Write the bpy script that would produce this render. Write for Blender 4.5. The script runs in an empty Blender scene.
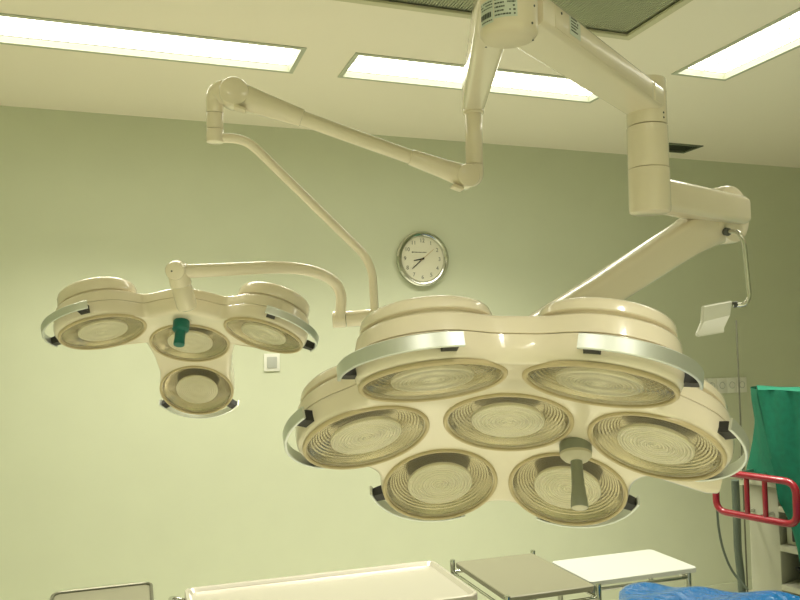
import bpy, bmesh, math, random
from mathutils import Vector, Matrix, Quaternion
random.seed(7)
PI = math.pi
SC = bpy.context.scene
COL = SC.collection
V = Vector
R = math.radians

# ------------------------------------------------------------------ camera
F = 763.0
EYE = V((0, 0, 1.85))
yaw, pit, rol = R(19.05), R(3.35), R(-0.9)
FW = V((math.sin(yaw)*math.cos(pit), math.cos(yaw)*math.cos(pit), math.sin(pit)))
rt0 = V((math.cos(yaw), -math.sin(yaw), 0))
up0 = rt0.cross(FW)
RT = math.cos(rol)*rt0 + math.sin(rol)*up0
UP = -math.sin(rol)*rt0 + math.cos(rol)*up0
cam_d = bpy.data.cameras.new('camera')
cam = bpy.data.objects.new('camera', cam_d)
COL.objects.link(cam)
cam_d.sensor_width = 36.0
cam_d.lens = F*36.0/800.0
cam_d.clip_start = 0.05
cam.matrix_world = Matrix(((RT.x, UP.x, -FW.x, EYE.x), (RT.y, UP.y, -FW.y, EYE.y), (RT.z, UP.z, -FW.z, EYE.z), (0, 0, 0, 1)))
SC.camera = cam

# ------------------------------------------------------------------ world, exposure, light levels
w = bpy.data.worlds.new('world'); SC.world = w; w.use_nodes = True
w.node_tree.nodes['Background'].inputs[0].default_value = (1, 1, 0.8, 1)
w.node_tree.nodes['Background'].inputs[1].default_value = 0.0
SC.view_settings.view_transform = 'Standard'
SC.view_settings.look = 'None'
SC.view_settings.exposure = 0.69
SC.view_settings.gamma = 1.0
SC.view_settings.use_curve_mapping = False
SC.cycles.use_denoising = True
SC.cycles.max_bounces = 8
SC.cycles.diffuse_bounces = 5
SC.cycles.sample_clamp_indirect = 6.0
LAMP = 4.0            # glow of every fluorescent ceiling light's diffuser
BEAM = 16.5           # watts each light throws downward, within the cut-off of its louvre
LAMP_COL = (1.0, 0.955, 0.785, 1)
TOPZ = 3.2            # ceiling height

def at(x, y, d):
    return EYE + d*(FW + RT*((x-400)/F) - UP*((y-300)/F))

# ------------------------------------------------------------------ materials
def mat(name, col, rough=0.5, metal=0.0, coat=0.0, spec=0.5, bump=None, noise=None, emit=None):
    m = bpy.data.materials.new(name); m.use_nodes = True
    nt = m.node_tree; b = nt.nodes['Principled BSDF']
    b.inputs['Base Color'].default_value = (*col, 1)
    b.inputs['Roughness'].default_value = rough
    b.inputs['Metallic'].default_value = metal
    b.inputs['Coat Weight'].default_value = coat
    b.inputs['Coat Roughness'].default_value = 0.06
    b.inputs['Specular IOR Level'].default_value = spec
    tc = nt.nodes.new('ShaderNodeTexCoord')
    if noise:
        sc_, amt = noise
        n = nt.nodes.new('ShaderNodeTexNoise'); n.inputs['Scale'].default_value = sc_
        n.inputs['Detail'].default_value = 5
        nt.links.new(tc.outputs['Object'], n.inputs['Vector'])
        r = nt.nodes.new('ShaderNodeValToRGB')
        r.color_ramp.elements[0].position = 0.3; r.color_ramp.elements[1].position = 0.7
        r.color_ramp.elements[0].color = (*[c*(1-amt) for c in col], 1)
        r.color_ramp.elements[1].color = (*[min(1, c*(1+amt)) for c in col], 1)
        nt.links.new(n.outputs['Fac'], r.inputs[0]); nt.links.new(r.outputs[0], b.inputs['Base Color'])
    if bump:
        sc_, st, dist = bump
        n = nt.nodes.new('ShaderNodeTexNoise'); n.inputs['Scale'].default_value = sc_
        n.inputs['Detail'].default_value = 4
        nt.links.new(tc.outputs['Object'], n.inputs['Vector'])
        bp = nt.nodes.new('ShaderNodeBump'); bp.inputs['Strength'].default_value = st
        bp.inputs['Distance'].default_value = dist
        nt.links.new(n.outputs['Fac'], bp.inputs['Height']); nt.links.new(bp.outputs[0], b.inputs['Normal'])
    if emit:
        b.inputs['Emission Color'].default_value = (*emit[0], 1); b.inputs['Emission Strength'].default_value = emit[1]
    return m

M = {}
M['wall'] = mat('wall_paint', (0.625, 0.665, 0.505), 0.6, noise=(5, 0.012), bump=(60, 0.12, 0.001))
M['ceiling'] = mat('ceiling_paint', (0.92, 0.865, 0.745), 0.8)
M['floor'] = mat('floor_vinyl', (0.72, 0.72, 0.61), 0.35, noise=(6, 0.06))
M['paint'] = mat('cream_enamel', (0.86, 0.785, 0.63), 0.28, coat=0.9)
M['paint2'] = mat('cream_plastic', (0.78, 0.71, 0.55), 0.42, coat=0.15)
M['bezel'] = mat('amber_seal', (0.60, 0.50, 0.30), 0.35)
M['rail'] = mat('satin_aluminium', (0.72, 0.76, 0.74), 0.38, metal=0.8)
M['chrome'] = mat('chrome', (0.62, 0.63, 0.58), 0.12, metal=1.0)
M['steel'] = mat('brushed_steel', (0.60, 0.60, 0.55), 0.3, metal=1.0)
M['black'] = mat('black_rubber', (0.02, 0.02, 0.02), 0.5)
M['dark'] = mat('dark_grey_plastic', (0.06, 0.065, 0.06), 0.45)
M['grip_grey'] = mat('grey_grip', (0.30, 0.32, 0.25), 0.45)
M['grip_cream'] = mat('grip_collar', (0.66, 0.62, 0.48), 0.4)
M['teal'] = mat('teal_grip', (0.0, 0.16, 0.13), 0.35)
M['white'] = mat('white_plastic', (0.82, 0.83, 0.76), 0.4)
M['ivory'] = mat('ivory_tray', (0.54, 0.515, 0.45), 0.26, metal=0.5)
M['taupe'] = mat('taupe_tray', (0.20, 0.195, 0.135), 0.38)
M['white_top'] = mat('white_laminate', (0.48, 0.50, 0.46), 0.4)
M['cart'] = mat('cart_paint', (0.44, 0.45, 0.35), 0.45)
M['dark_steel'] = mat('dark_steel', (0.16, 0.16, 0.12), 0.4, metal=0.6)
M['red'] = mat('red_enamel', (0.26, 0.005, 0.018), 0.3, coat=0.4)
M['green_cloth'] = mat('green_cloth', (0.0, 0.145, 0.085), 0.85, noise=(40, 0.1), bump=(160, 0.3, 0.002))
M['fixture'] = mat('fixture_frame', (0.52, 0.55, 0.44), 0.45)
M['grille'] = mat('grille_green', (0.40, 0.42, 0.29), 0.55)
M['grille_frame'] = mat('grille_frame', (0.62, 0.60, 0.42), 0.5)
M['vent'] = mat('vent_dark', (0.13, 0.15, 0.10), 0.6)
M['label'] = mat('label_paper', (0.62, 0.68, 0.60), 0.6)
M['ink'] = mat('label_ink', (0.06, 0.08, 0.06), 0.6)
M['dial'] = mat('dial_paper', (0.80, 0.78, 0.64), 0.6)
M['ink_grey'] = mat('numeral_ink', (0.16, 0.17, 0.13), 0.6)
M['ochre'] = mat('second_hand', (0.55, 0.36, 0.14), 0.5)
M['hose'] = mat('hose_grey', (0.10, 0.13, 0.10), 0.5)

# blue plastic cover with crumples
m = mat('blue_plastic', (0.01, 0.115, 0.33), 0.25, coat=0.5)
nt = m.node_tree; b = nt.nodes['Principled BSDF']
tc = nt.nodes.new('ShaderNodeTexCoord'); n = nt.nodes.new('ShaderNodeTexNoise'); n.inputs['Scale'].default_value = 14
n.inputs['Detail'].default_value = 8; n.inputs['Distortion'].default_value = 1.2
bp = nt.nodes.new('ShaderNodeBump'); bp.inputs['Strength'].default_value = 0.9; bp.inputs['Distance'].default_value = 0.03
nt.links.new(tc.outputs['Object'], n.inputs['Vector']); nt.links.new(n.outputs['Fac'], bp.inputs['Height'])
nt.links.new(bp.outputs[0], b.inputs['Normal']); M['blue'] = m

def ring_height(nt, scale):
    """concentric ripple about the local Z axis of the object: returns a height output"""
    tc = nt.nodes.new('ShaderNodeTexCoord'); sx = nt.nodes.new('ShaderNodeSeparateXYZ')
    nt.links.new(tc.outputs['UV'], sx.inputs[0])
    mm = nt.nodes.new('ShaderNodeMath'); mm.operation = 'MULTIPLY'; mm.inputs[1].default_value = scale
    nt.links.new(sx.outputs[0], mm.inputs[0])
    si = nt.nodes.new('ShaderNodeMath'); si.operation = 'SINE'; nt.links.new(mm.outputs[0], si.inputs[0])
    return si.outputs[0], tc, sx

# lens glass: thin clear pane, faintly amber, with a ripple in its reflection
m = bpy.data.materials.new('lens_glass'); m.use_nodes = True; nt = m.node_tree; nt.nodes.clear()
out = nt.nodes.new('ShaderNodeOutputMaterial'); mix = nt.nodes.new('ShaderNodeMixShader')
tr = nt.nodes.new('ShaderNodeBsdfTransparent'); tr.inputs[0].default_value = (0.97, 0.95, 0.88, 1)
gl = nt.nodes.new('ShaderNodeBsdfGlossy'); gl.inputs['Roughness'].default_value = 0.12
lw = nt.nodes.new('ShaderNodeLayerWeight'); lw.inputs['Blend'].default_value = 0.5
pw = nt.nodes.new('ShaderNodeMath'); pw.operation = 'POWER'; pw.inputs[1].default_value = 3.0; nt.links.new(lw.outputs['Facing'], pw.inputs[0])
fr = nt.nodes.new('ShaderNodeMath'); fr.operation = 'MULTIPLY_ADD'; fr.inputs[1].default_value = 0.35; fr.inputs[2].default_value = 0.05; nt.links.new(pw.outputs[0], fr.inputs[0])
h, _, _ = ring_height(nt, 2*PI*16)
bp = nt.nodes.new('ShaderNodeBump'); bp.inputs['Strength'].default_value = 0.5; bp.inputs['Distance'].default_value = 0.0015
nt.links.new(h, bp.inputs['Height']); nt.links.new(bp.outputs[0], gl.inputs['Normal'])
nt.links.new(fr.outputs[0], mix.inputs[0]); nt.links.new(tr.outputs[0], mix.inputs[1]); nt.links.new(gl.outputs[0], mix.inputs[2])
nt.links.new(mix.outputs[0], out.inputs[0]); M['glass'] = m

# reflector: faceted gold-grey metal;  diffuser: ribbed pressed glass
m = mat('reflector_metal', (0.52, 0.48, 0.34), 0.22, metal=0.95); nt = m.node_tree; b = nt.nodes['Principled BSDF']
tc = nt.nodes.new('ShaderNodeTexCoord'); n = nt.nodes.new('ShaderNodeTexNoise'); n.inputs['Scale'].default_value = 60
bp = nt.nodes.new('ShaderNodeBump'); bp.inputs['Strength'].default_value = 0.35; bp.inputs['Distance'].default_value = 0.002
nt.links.new(tc.outputs['Object'], n.inputs['Vector']); nt.links.new(n.outputs['Fac'], bp.inputs['Height'])
nt.links.new(bp.outputs[0], b.inputs['Normal']); M['reflector'] = m
m = mat('pressed_glass', (0.95, 0.92, 0.76), 0.2, spec=0.9, coat=0.6); nt = m.node_tree; b = nt.nodes['Principled BSDF']
h, tc, sx = ring_height(nt, 2*PI*11)
n = nt.nodes.new('ShaderNodeTexNoise'); n.inputs['Scale'].default_value = 90
nt.links.new(tc.outputs['Object'], n.inputs['Vector'])
ad = nt.nodes.new('ShaderNodeMath'); ad.operation = 'ADD'; nt.links.new(h, ad.inputs[0]); nt.links.new(n.outputs['Fac'], ad.inputs[1])
bp = nt.nodes.new('ShaderNodeBump'); bp.inputs['Strength'].default_value = 0.8; bp.inputs['Distance'].default_value = 0.0022
nt.links.new(ad.outputs[0], bp.inputs['Height']); nt.links.new(bp.outputs[0], b.inputs['Normal'])
b.inputs['Metallic'].default_value = 0.1
M['pressed'] = m

# ceiling light tubes' diffuser
m = bpy.data.materials.new('lamp_diffuser'); m.use_nodes = True; nt = m.node_tree; nt.nodes.clear()
out = nt.nodes.new('ShaderNodeOutputMaterial'); em = nt.nodes.new('ShaderNodeEmission')
em.inputs[0].default_value = LAMP_COL; em.inputs[1].default_value = LAMP
nt.links.new(em.outputs[0], out.inputs[0]); M['lamp'] = m

# ------------------------------------------------------------------ helpers
WP = {}      # world location of top-level roots / parts

def make(name, verts, faces, material, parent=None, smooth=True, uv=None, angle=35, kind=None):
    """ONE mesh object from world-space verts; its origin sits in its own middle"""
    verts = [V(v) for v in verts]
    lo = V([min(v[i] for v in verts) for i in range(3)]); hi = V([max(v[i] for v in verts) for i in range(3)])
    o = (lo+hi)/2
    if parent is None: o.z = lo.z
    me = bpy.data.meshes.new(name)
    me.from_pydata([v-o for v in verts], [], faces)
    if uv is not None:
        l = me.uv_layers.new(name='UVMap')
        for lp in me.loops: l.data[lp.index].uv = uv[lp.vertex_index]
    mats = material if isinstance(material, list) else [material]
    for mm in mats: me.materials.append(M[mm] if isinstance(mm, str) else mm)
    bm = bmesh.new(); bm.from_mesh(me); bmesh.ops.recalc_face_normals(bm, faces=bm.faces); bm.to_mesh(me); bm.free()
    for p in me.polygons: p.use_smooth = smooth
    if smooth:
        try: me.set_sharp_from_angle(angle=R(angle))
        except Exception: pass
    ob = bpy.data.objects.new(name, me); COL.objects.link(ob)
    WP[ob] = o
    if parent is not None:
        ob.parent = parent; ob.location = o-WP[parent]
    else: ob.location = o
    if kind: ob['kind'] = kind
    return ob

def thing(name, label, cat, loc, group=None):
    o = bpy.data.objects.new(name, None); COL.objects.link(o); o.location = loc; WP[o] = V(loc)
    o.empty_display_size = 0.1
    o['label'] = label; o['category'] = cat
    if group: o['group'] = group
    return o

def tag(o, label, cat, group=None):
    o['label'] = label; o['category'] = cat
    if group: o['group'] = group
    return o

class G:
    """collects shapes into one mesh"""
    def __init__(s): s.v = []; s.f = []
    def add(s, vs, fs, mtx=None):
        n = len(s.v)
        s.v += [(mtx @ V(v)) if mtx else V(v) for v in vs]
        s.f += [tuple(i+n for i in f) for f in fs]
        return s
    def build(s, name, material, parent=None, **k): return make(name, s.v, s.f, material, parent, **k)
    def box(s, lo, hi, bev=0.0, mtx=None, seg=2):
        bm = bmesh.new(); bmesh.ops.create_cube(bm, size=1)
        for v in bm.verts:
            v.co = V([(lo[i]+hi[i])/2+v.co[i]*(hi[i]-lo[i]) for i in range(3)])
        if bev > 0: bmesh.ops.bevel(bm, geom=bm.edges[:], offset=bev, segments=seg, affect='EDGES', profile=0.5)
        bm.verts.index_update()
        s.add([v.co.copy() for v in bm.verts], [[v.index for v in f.verts] for f in bm.faces], mtx); bm.free(); return s
    def lathe(s, prof, mtx=None, seg=48):
        """prof: list of (r, z); r=0 ends close to a point"""
        vs = []; fs = []; rows = []
        for r, z in prof:
            if r < 1e-6: rows.append([len(vs)]); vs.append((0, 0, z))
            else:
                rows.append(list(range(len(vs), len(vs)+seg)))
                vs += [(r*math.cos(2*PI*i/seg), r*math.sin(2*PI*i/seg), z) for i in range(seg)]
        for a, b in zip(rows, rows[1:]):
            for i in range(seg):
                j = (i+1) % seg
                if len(a) == 1 and len(b) == 1: continue
                if len(a) == 1: fs.append((a[0], b[i], b[j]))
                elif len(b) == 1: fs.append((a[i], b[0], a[j]))
                else: fs.append((a[i], b[i], b[j], a[j]))
        return s.add(vs, fs, mtx)
    def sweep(s, pts, sec, upv=None, cap=True):
        """pts: centre points; sec: list of cross-section outlines (2-D lists, same count) or one outline"""
        pts = [V(p) for p in pts]; n = len(pts)
        secs = sec if isinstance(sec[0][0], (list, tuple)) else [sec]*n
        k = len(secs[0]); T = []
        for i in range(n):
            a = pts[max(0, i-1)]; b = pts[min(n-1, i+1)]; T.append((b-a).normalized())
        ref = V(upv) if upv else (V((0, 0, 1)) if abs(T[0].z) < 0.9 else V((0, 1, 0)))
        side = T[0].cross(ref).normalized(); vs = []; fs = []
        for i in range(n):
            if i: 
                q = T[i-1].rotation_difference(T[i]); side = (q @ side); side = (side-T[i]*side.dot(T[i])).normalized()
            u = side.cross(T[i]).normalized()
            vs += [pts[i]+side*a+u*b for a, b in secs[i]]
        for i in range(n-1):
            for j in range(k):
                l = (j+1) % k; fs.append((i*k+j, i*k+l, (i+1)*k+l, (i+1)*k+j))
        if cap: fs.append(tuple(range(k))); fs.append(tuple((n-1)*k+j for j in range(k)))
        return s.add(vs, fs)
    def tube(s, pts, r, seg=16, cap=True):
        rs = r if isinstance(r, (list, tuple)) else [r]*len(pts)
        return s.sweep(pts, [[(q*math.cos(2*PI*j/seg), q*math.sin(2*PI*j/seg)) for j in range(seg)] for q in rs], cap=cap)

def fillet(pts, rad, n=8):
    """polyline with rounded corners"""
    pts = [V(p) for p in pts]; out = [pts[0]]
    rads = rad if isinstance(rad, (list, tuple)) else [rad]*(len(pts)-2)
    for i in range(1, len(pts)-1):
        a, b, c = pts[i-1], pts[i], pts[i+1]; d1 = (a-b).normalized(); d2 = (c-b).normalized()
        r = min(rads[i-1], (a-b).length*0.49, (c-b).length*0.49)
        p1 = b+d1*r; p2 = b+d2*r
        for k in range(n+1):
            t = k/n; out.append((1-t)**2*p1+2*t*(1-t)*b+t*t*p2)
    out.append(pts[-1]); return out

def catmull(P, n=6):
    P = [P[0]*2-P[1]]+P+[P[-1]*2-P[-2]]; o = []
    for i in range(1, len(P)-2):
        for k_ in range(n):
            t_ = k_/n; a, b_, c_, d_ = P[i-1], P[i], P[i+1], P[i+2]
            o.append(.5*((2*b_)+(c_-a)*t_+(2*a-5*b_+4*c_-d_)*t_*t_+(3*b_-a-3*c_+d_)*t_**3))
    o.append(P[-2]); return o

def rrect(w_, h_, r, n=4):
    """rounded rectangle outline"""
    o = []
    for cx, cy, a0 in ((w_/2-r, h_/2-r, 0), (-w_/2+r, h_/2-r, 90), (-w_/2+r, -h_/2+r, 180), (w_/2-r, -h_/2+r, 270)):
        for k in range(n+1):
            a = R(a0+90*k/n); o.append((cx+r*math.cos(a), cy+r*math.sin(a)))
    return o

def frame(origin, z, x=None):
    """4x4 with local z along z"""
    z = V(z).normalized(); x = V(x) if x else (V((1, 0, 0)) if abs(z.x) < 0.9 else V((0, 1, 0)))
    y = z.cross(x).normalized(); x = y.cross(z).normalized()
    return Matrix(((x.x, y.x, z.x, origin[0]), (x.y, y.y, z.y, origin[1]), (x.z, y.z, z.z, origin[2]), (0, 0, 0, 1)))

def rod(g, a, b, r, seg=32, bev=None):
    """straight cylinder with softened rims"""
    a = V(a); b = V(b); L = (b-a).length; e = bev if bev is not None else r*0.12
    g.lathe([(0, 0), (r-e, 0), (r-e*0.3, e*0.3), (r, e), (r, L-e), (r-e*0.3, L-e*0.3), (r-e, L), (0, L)], frame(a, b-a), seg); return g

# ------------------------------------------------------------------ the room
XL, XR, YB, YF = -2.2, 6.6, -1.9, 4.62
def slab(name, lo, hi, m_): return G().box(lo, hi).build(name, m_, smooth=False, kind='structure')
slab('floor', (XL-.1, YB-.1, -.1), (XR+.1, YF+.1, 0), 'floor')
# ceiling with openings for recessed lights and the air panel
LIGHTS = [(-.80, .71, 3.34, 3.65), (.96, 2.405, 3.33, 3.64), (2.565, 2.88, 1.62, 3.12), (.75, 1.06, -1.3, 0.2), (-.65, -.34, -1.3, 0.2)]  # last two are out of view, added to light the lower wall and lamp heads
PANEL = (0.26, 2.06, 1.0, 2.80)
VENT = (3.45, 3.71, 4.27, 4.45)
xs = sorted({XL-.1, XR+.1, *[a for h in LIGHTS+[PANEL, VENT] for a in h[:2]]}); ys = sorted({YB-.1, YF+.1, *[a for h in LIGHTS+[PANEL, VENT] for a in h[2:]]})
g = G()
def hole(x, y): return any(h[0] < x < h[1] and h[2] < y < h[3] for h in LIGHTS+[PANEL, VENT])
for i in range(len(xs)-1):
    for j in range(len(ys)-1):
        if not hole((xs[i]+xs[i+1])/2, (ys[j]+ys[j+1])/2):
            g.add([(xs[i], ys[j], TOPZ), (xs[i+1], ys[j], TOPZ), (xs[i+1], ys[j+1], TOPZ), (xs[i], ys[j+1], TOPZ)], [(0, 3, 2, 1)])
g.box((XL-.1, YB-.1, TOPZ+.14), (XR+.1, YF+.1, TOPZ+.24))
g.build('ceiling', 'ceiling', smooth=False, kind='structure')
slab('wall_back', (XL-.1, YF, 0), (XR+.1, YF+.1, TOPZ+.14), 'wall')
slab('wall_left', (XL-.1, YB, 0), (XL, YF, TOPZ+.14), 'wall')
slab('wall_right', (XR, YB, 0), (XR+.1, YF, TOPZ+.14), 'wall')
slab('wall_front', (XL-.1, YB-.1, 0), (XR+.1, YB, TOPZ+.14), 'wall')
# vinyl skirting along the back wall
slab('baseboard_back', (XL, YF-.012, 0), (XR, YF, .07), 'wall')

# ------------------------------------------------------------------ ceiling lights
llab = ['long recessed ceiling light at the upper left, above the small lamp arm', 'recessed ceiling light behind the vertical tube and the ceiling mount', 'recessed ceiling light at the upper right, running toward the viewer',
        'unseen ceiling light overhead beside the viewer, placed to light the lower back wall and lamp heads', 'unseen ceiling light overhead, further left of the viewer, added to brighten the lamp heads']
for i, (x0, x1, y0, y1) in enumerate(LIGHTS):
    t = thing('ceiling_light', llab[i], 'ceiling light', ((x0+x1)/2, (y0+y1)/2, TOPZ), 'recessed fluorescent ceiling lights')
    fl = .010; g = G(); z0 = TOPZ-.006; e = .012
    for a in ((x0-e, x1+e, y0-e, y0+fl), (x0-e, x1+e, y1-fl, y1+e), (x0-e, x0+fl, y0+fl, y1-fl), (x1-fl, x1+e, y0+fl, y1-fl)):
        g.box((a[0], a[2], z0), (a[1], a[3], TOPZ-.0005), .001)
    # sloping inner lip
    zi = TOPZ+.022; q = fl; p_ = .015
    A = [(x0+q, y0+q), (x1-q, y0+q), (x1-q, y1-q), (x0+q, y1-q)]; B = [(x0+p_, y0+p_), (x1-p_, y0+p_), (x1-p_, y1-p_), (x0+p_, y1-p_)]
    g.add([(a, b_, TOPZ-.001) for a, b_ in A]+[(a, b_, zi) for a, b_ in B], [(k, (k+1) % 4, 4+(k+1) % 4, 4+k) for k in range(4)])
    g.box((x0+.004, y0+.004, zi+.012), (x1-.004, y1-.004, zi+.06))
    g.build('frame', 'fixture', t, smooth=False)
    G().add([(x0+p_, y0+p_, zi+.004), (x1-p_, y0+p_, zi+.004), (x1-p_, y1-p_, zi+.004), (x0+p_, y1-p_, zi+.004)], [(0, 1, 2, 3)]).build('diffuser', 'lamp', t, smooth=False)
    g = G(); along = (x1-x0) > (y1-y0)
    if along:
        ym = (y0+y1)/2; g.box((x0+p_, ym-.004, zi-.004), (x1-p_, ym+.004, zi+.003))
        n_ = int((x1-x0)/.055)
        for k in range(1, n_): xx = x0+p_+(x1-x0-2*p_)*k/n_; g.box((xx-.0007, y0+p_, zi-.003), (xx+.0007, y1-p_, zi+.002))
    else:
        xm = (x0+x1)/2; g.box((xm-.004, y0+p_, zi-.004), (xm+.004, y1-p_, zi+.003))
        n_ = int((y1-y0)/.055)
        for k in range(1, n_): yy = y0+p_+(y1-y0-2*p_)*k/n_; g.box((x0+p_, yy-.0007, zi-.003), (x1-p_, yy+.0007, zi+.002))
    g.build('louvre', 'white', t, smooth=False)
    ld = bpy.data.lights.new('lamp_beam', 'AREA'); ld.shape = 'RECTANGLE'; ld.size = x1-x0-.08; ld.size_y = y1-y0-.08
    ld.energy = BEAM; ld.color = LAMP_COL[:3]; ld.spread = R(108)
    lo_ = bpy.data.objects.new('lamp_beam', ld); COL.objects.link(lo_); lo_.parent = t; lo_.location = (0, 0, .012)

# ------------------------------------------------------------------ air panel in the ceiling, around the mount
x0, x1, y0, y1 = PANEL
t = thing('ceiling_air_panel', 'large grey-green ribbed air supply panel in the ceiling above the lamp mount', 'ceiling panel', ((x0+x1)/2, (y0+y1)/2, TOPZ))
g = G(); W_ = .024
cols_ = [x0, x0+.56, x0+1.06, x1]; rows_ = [y0, y0+.6, y0+1.2, y1]
g.box((x0-.01, y0-.01, TOPZ-.012), (x1+.01, y0+W_, TOPZ), .002); g.box((x0-.01, y1-W_, TOPZ-.012), (x1+.01, y1+.01, TOPZ), .002)
g.box((x0-.01, y0+W_, TOPZ-.012), (x0+W_, y1-W_, TOPZ), .002); g.box((x1-W_, y0+W_, TOPZ-.012), (x1+.01, y1-W_, TOPZ), .002)
for c in cols_[1:3]: g.box((c-.02, y0+W_, TOPZ-.009), (c+.02, y1-W_, TOPZ), .002)
for c in rows_[1:3]: g.box((x0+W_, c-.012, TOPZ-.0085), (x1-W_, c+.012, TOPZ-.0005), .002)
g.build('frame', 'grille_frame', t, smooth=False)
g = G(); g.box((x0, y0, TOPZ+.012), (x1, y1, TOPZ+.02))
k = x0+.03
while k < x1-.03:
    g.box((k, y0+.02, TOPZ+.007), (k+.0085, y1-.02, TOPZ+.0125)); k += .013
g.build('ribbed_grille', 'grille', t, smooth=False)

x0, x1, y0, y1 = VENT
t = thing('air_vent', 'small dark square air vent in the ceiling near the back wall', 'vent', ((x0+x1)/2, (y0+y1)/2, TOPZ))
g = G(); e = .012
for a in ((x0-e, x1+e, y0-e, y0+e), (x0-e, x1+e, y1-e, y1+e), (x0-e, x0+e, y0+e, y1-e), (x1-e, x1+e, y0+e, y1-e)): g.box((a[0], a[2], TOPZ-.006), (a[1], a[3], TOPZ))
g.build('frame', 'vent', t, smooth=False)
g = G()
for k in range(8):
    yy = y0+.02+k*.02; g.add([(x0, yy, TOPZ+.002), (x1, yy, TOPZ+.002), (x1, yy+.014, TOPZ+.016), (x0, yy+.014, TOPZ+.016), (x0, yy+.002, TOPZ+.001), (x1, yy+.002, TOPZ+.001), (x1, yy+.016, TOPZ+.015), (x0, yy+.016, TOPZ+.015)], [(0, 1, 2, 3), (4, 5, 6, 7), (0, 1, 5, 4), (3, 2, 6, 7), (0, 3, 7, 4), (1, 2, 6, 5)])
g.box((x0, y0, TOPZ+.05), (x1, y1, TOPZ+.06)); g.build('louvre', 'vent', t, smooth=False)

# ------------------------------------------------------------------ lamp heads
BETA = 0.295
RR = 0.293; CURV = math.tan(BETA)/(2*RR)

def head_matrix(c, wv):
    wv = V(wv); c = V(c)+Matrix.Rotation(wv.length, 3, wv.normalized()) @ V((0, 0, .0095)); return Matrix.Translation(c) @ Matrix.Rotation(wv.length, 4, wv.normalized())

LOBES = []
def bend(x, y, h):
    n = V((2*CURV*x, 2*CURV*y, 1)).normalized()*.0005
    for px, py in LOBES:          # near a lens the shell stands along that lens's own axis
        d = math.hypot(x-px, y-py); e = math.exp(-(d/.07)**2); rr_ = math.hypot(px, py)
        n += V((0, 0, 1))*e if rr_ < 1e-6 else V((px/rr_*math.sin(BETA), py/rr_*math.sin(BETA), math.cos(BETA)))*e
    n.normalize()
    return V((x, y, -CURV*(x*x+y*y))) + n*h

def lens_frame(phi):
    if phi is None: return Matrix.Identity(4)
    e = V((math.cos(phi), math.sin(phi), 0)); c = e*RR; drop = RR*math.tan(BETA/2)
    c.z = -drop
    z = V((e.x*math.sin(BETA), e.y*math.sin(BETA), math.cos(BETA)))
    return frame(c, z, e)

def smin(a, b, k):
    h = max(k-abs(a-b), 0)/k; return min(a, b)-h*h*k/4

def outline(circs, k, N):
    out = []
    for i in range(N):
        th = 2*PI*i/N; c, s = math.cos(th), math.sin(th)
        def sd(r):
            d = 9
            for (cx, cy, cr) in circs: d = smin(d, math.hypot(r*c-cx, r*s-cy)-cr, k)
            return d
        hi = .56
        while sd(hi) > 0 and hi > .05: hi -= .004
        lo = hi; hi2 = hi+.004
        for _ in range(14):
            mid = (lo+hi2)/2
            if sd(mid) > 0: hi2 = mid
            else: lo = mid
        out.append(lo)
    return out

def body_solid(Ro, prof_bot, prof_side, prof_top):
    """closed solid: prof_* are lists of (scale, inset, h)"""
    N = len(Ro); vs = []; rows = []
    def ring(sc_, inset, h):
        if sc_ == 0: rows.append([len(vs)]); vs.append(bend(0, 0, h)); return
        rows.append(list(range(len(vs), len(vs)+N)))
        for i in range(N):
            th = 2*PI*i/N; r = (Ro[i]-inset)*sc_; vs.append(bend(r*math.cos(th), r*math.sin(th), h))
    for a in prof_bot+prof_side+prof_top: ring(*a)
    fs = []
    for a, b_ in zip(rows, rows[1:]):
        for i in range(N):
            j = (i+1) % N
            if len(a) == 1: fs.append((a[0], b_[j], b_[i]))
            elif len(b_) == 1: fs.append((a[i], a[j], b_[0]))
            else: fs.append((a[i], a[j], b_[j], b_[i]))
    return vs, fs

def raw_object(vs, fs):
    me = bpy.data.meshes.new('tmp'); me.from_pydata([V(v) for v in vs], [], fs)
    bm = bmesh.new(); bm.from_mesh(me); bmesh.ops.recalc_face_normals(bm, faces=bm.faces); bm.to_mesh(me); bm.free()
    ob = bpy.data.objects.new('tmp', me); COL.objects.link(ob); return ob

def boolean_cut(vs, fs, cvs, cfs):
    a = raw_object(vs, fs); c = raw_object(cvs, cfs)
    md = a.modifiers.new('cut', 'BOOLEAN'); md.operation = 'DIFFERENCE'; md.object = c; md.solver = 'EXACT'
    dg = bpy.context.evaluated_depsgraph_get(); dg.update()
    me = bpy.data.meshes.new_from_object(a.evaluated_get(dg))
    v2 = [v.co.copy() for v in me.vertices]; f2 = [tuple(p.vertices) for p in me.polygons]
    for o in (a, c): bpy.data.objects.remove(o, do_unlink=True)
    bpy.data.meshes.remove(me)
    return v2, f2

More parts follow.
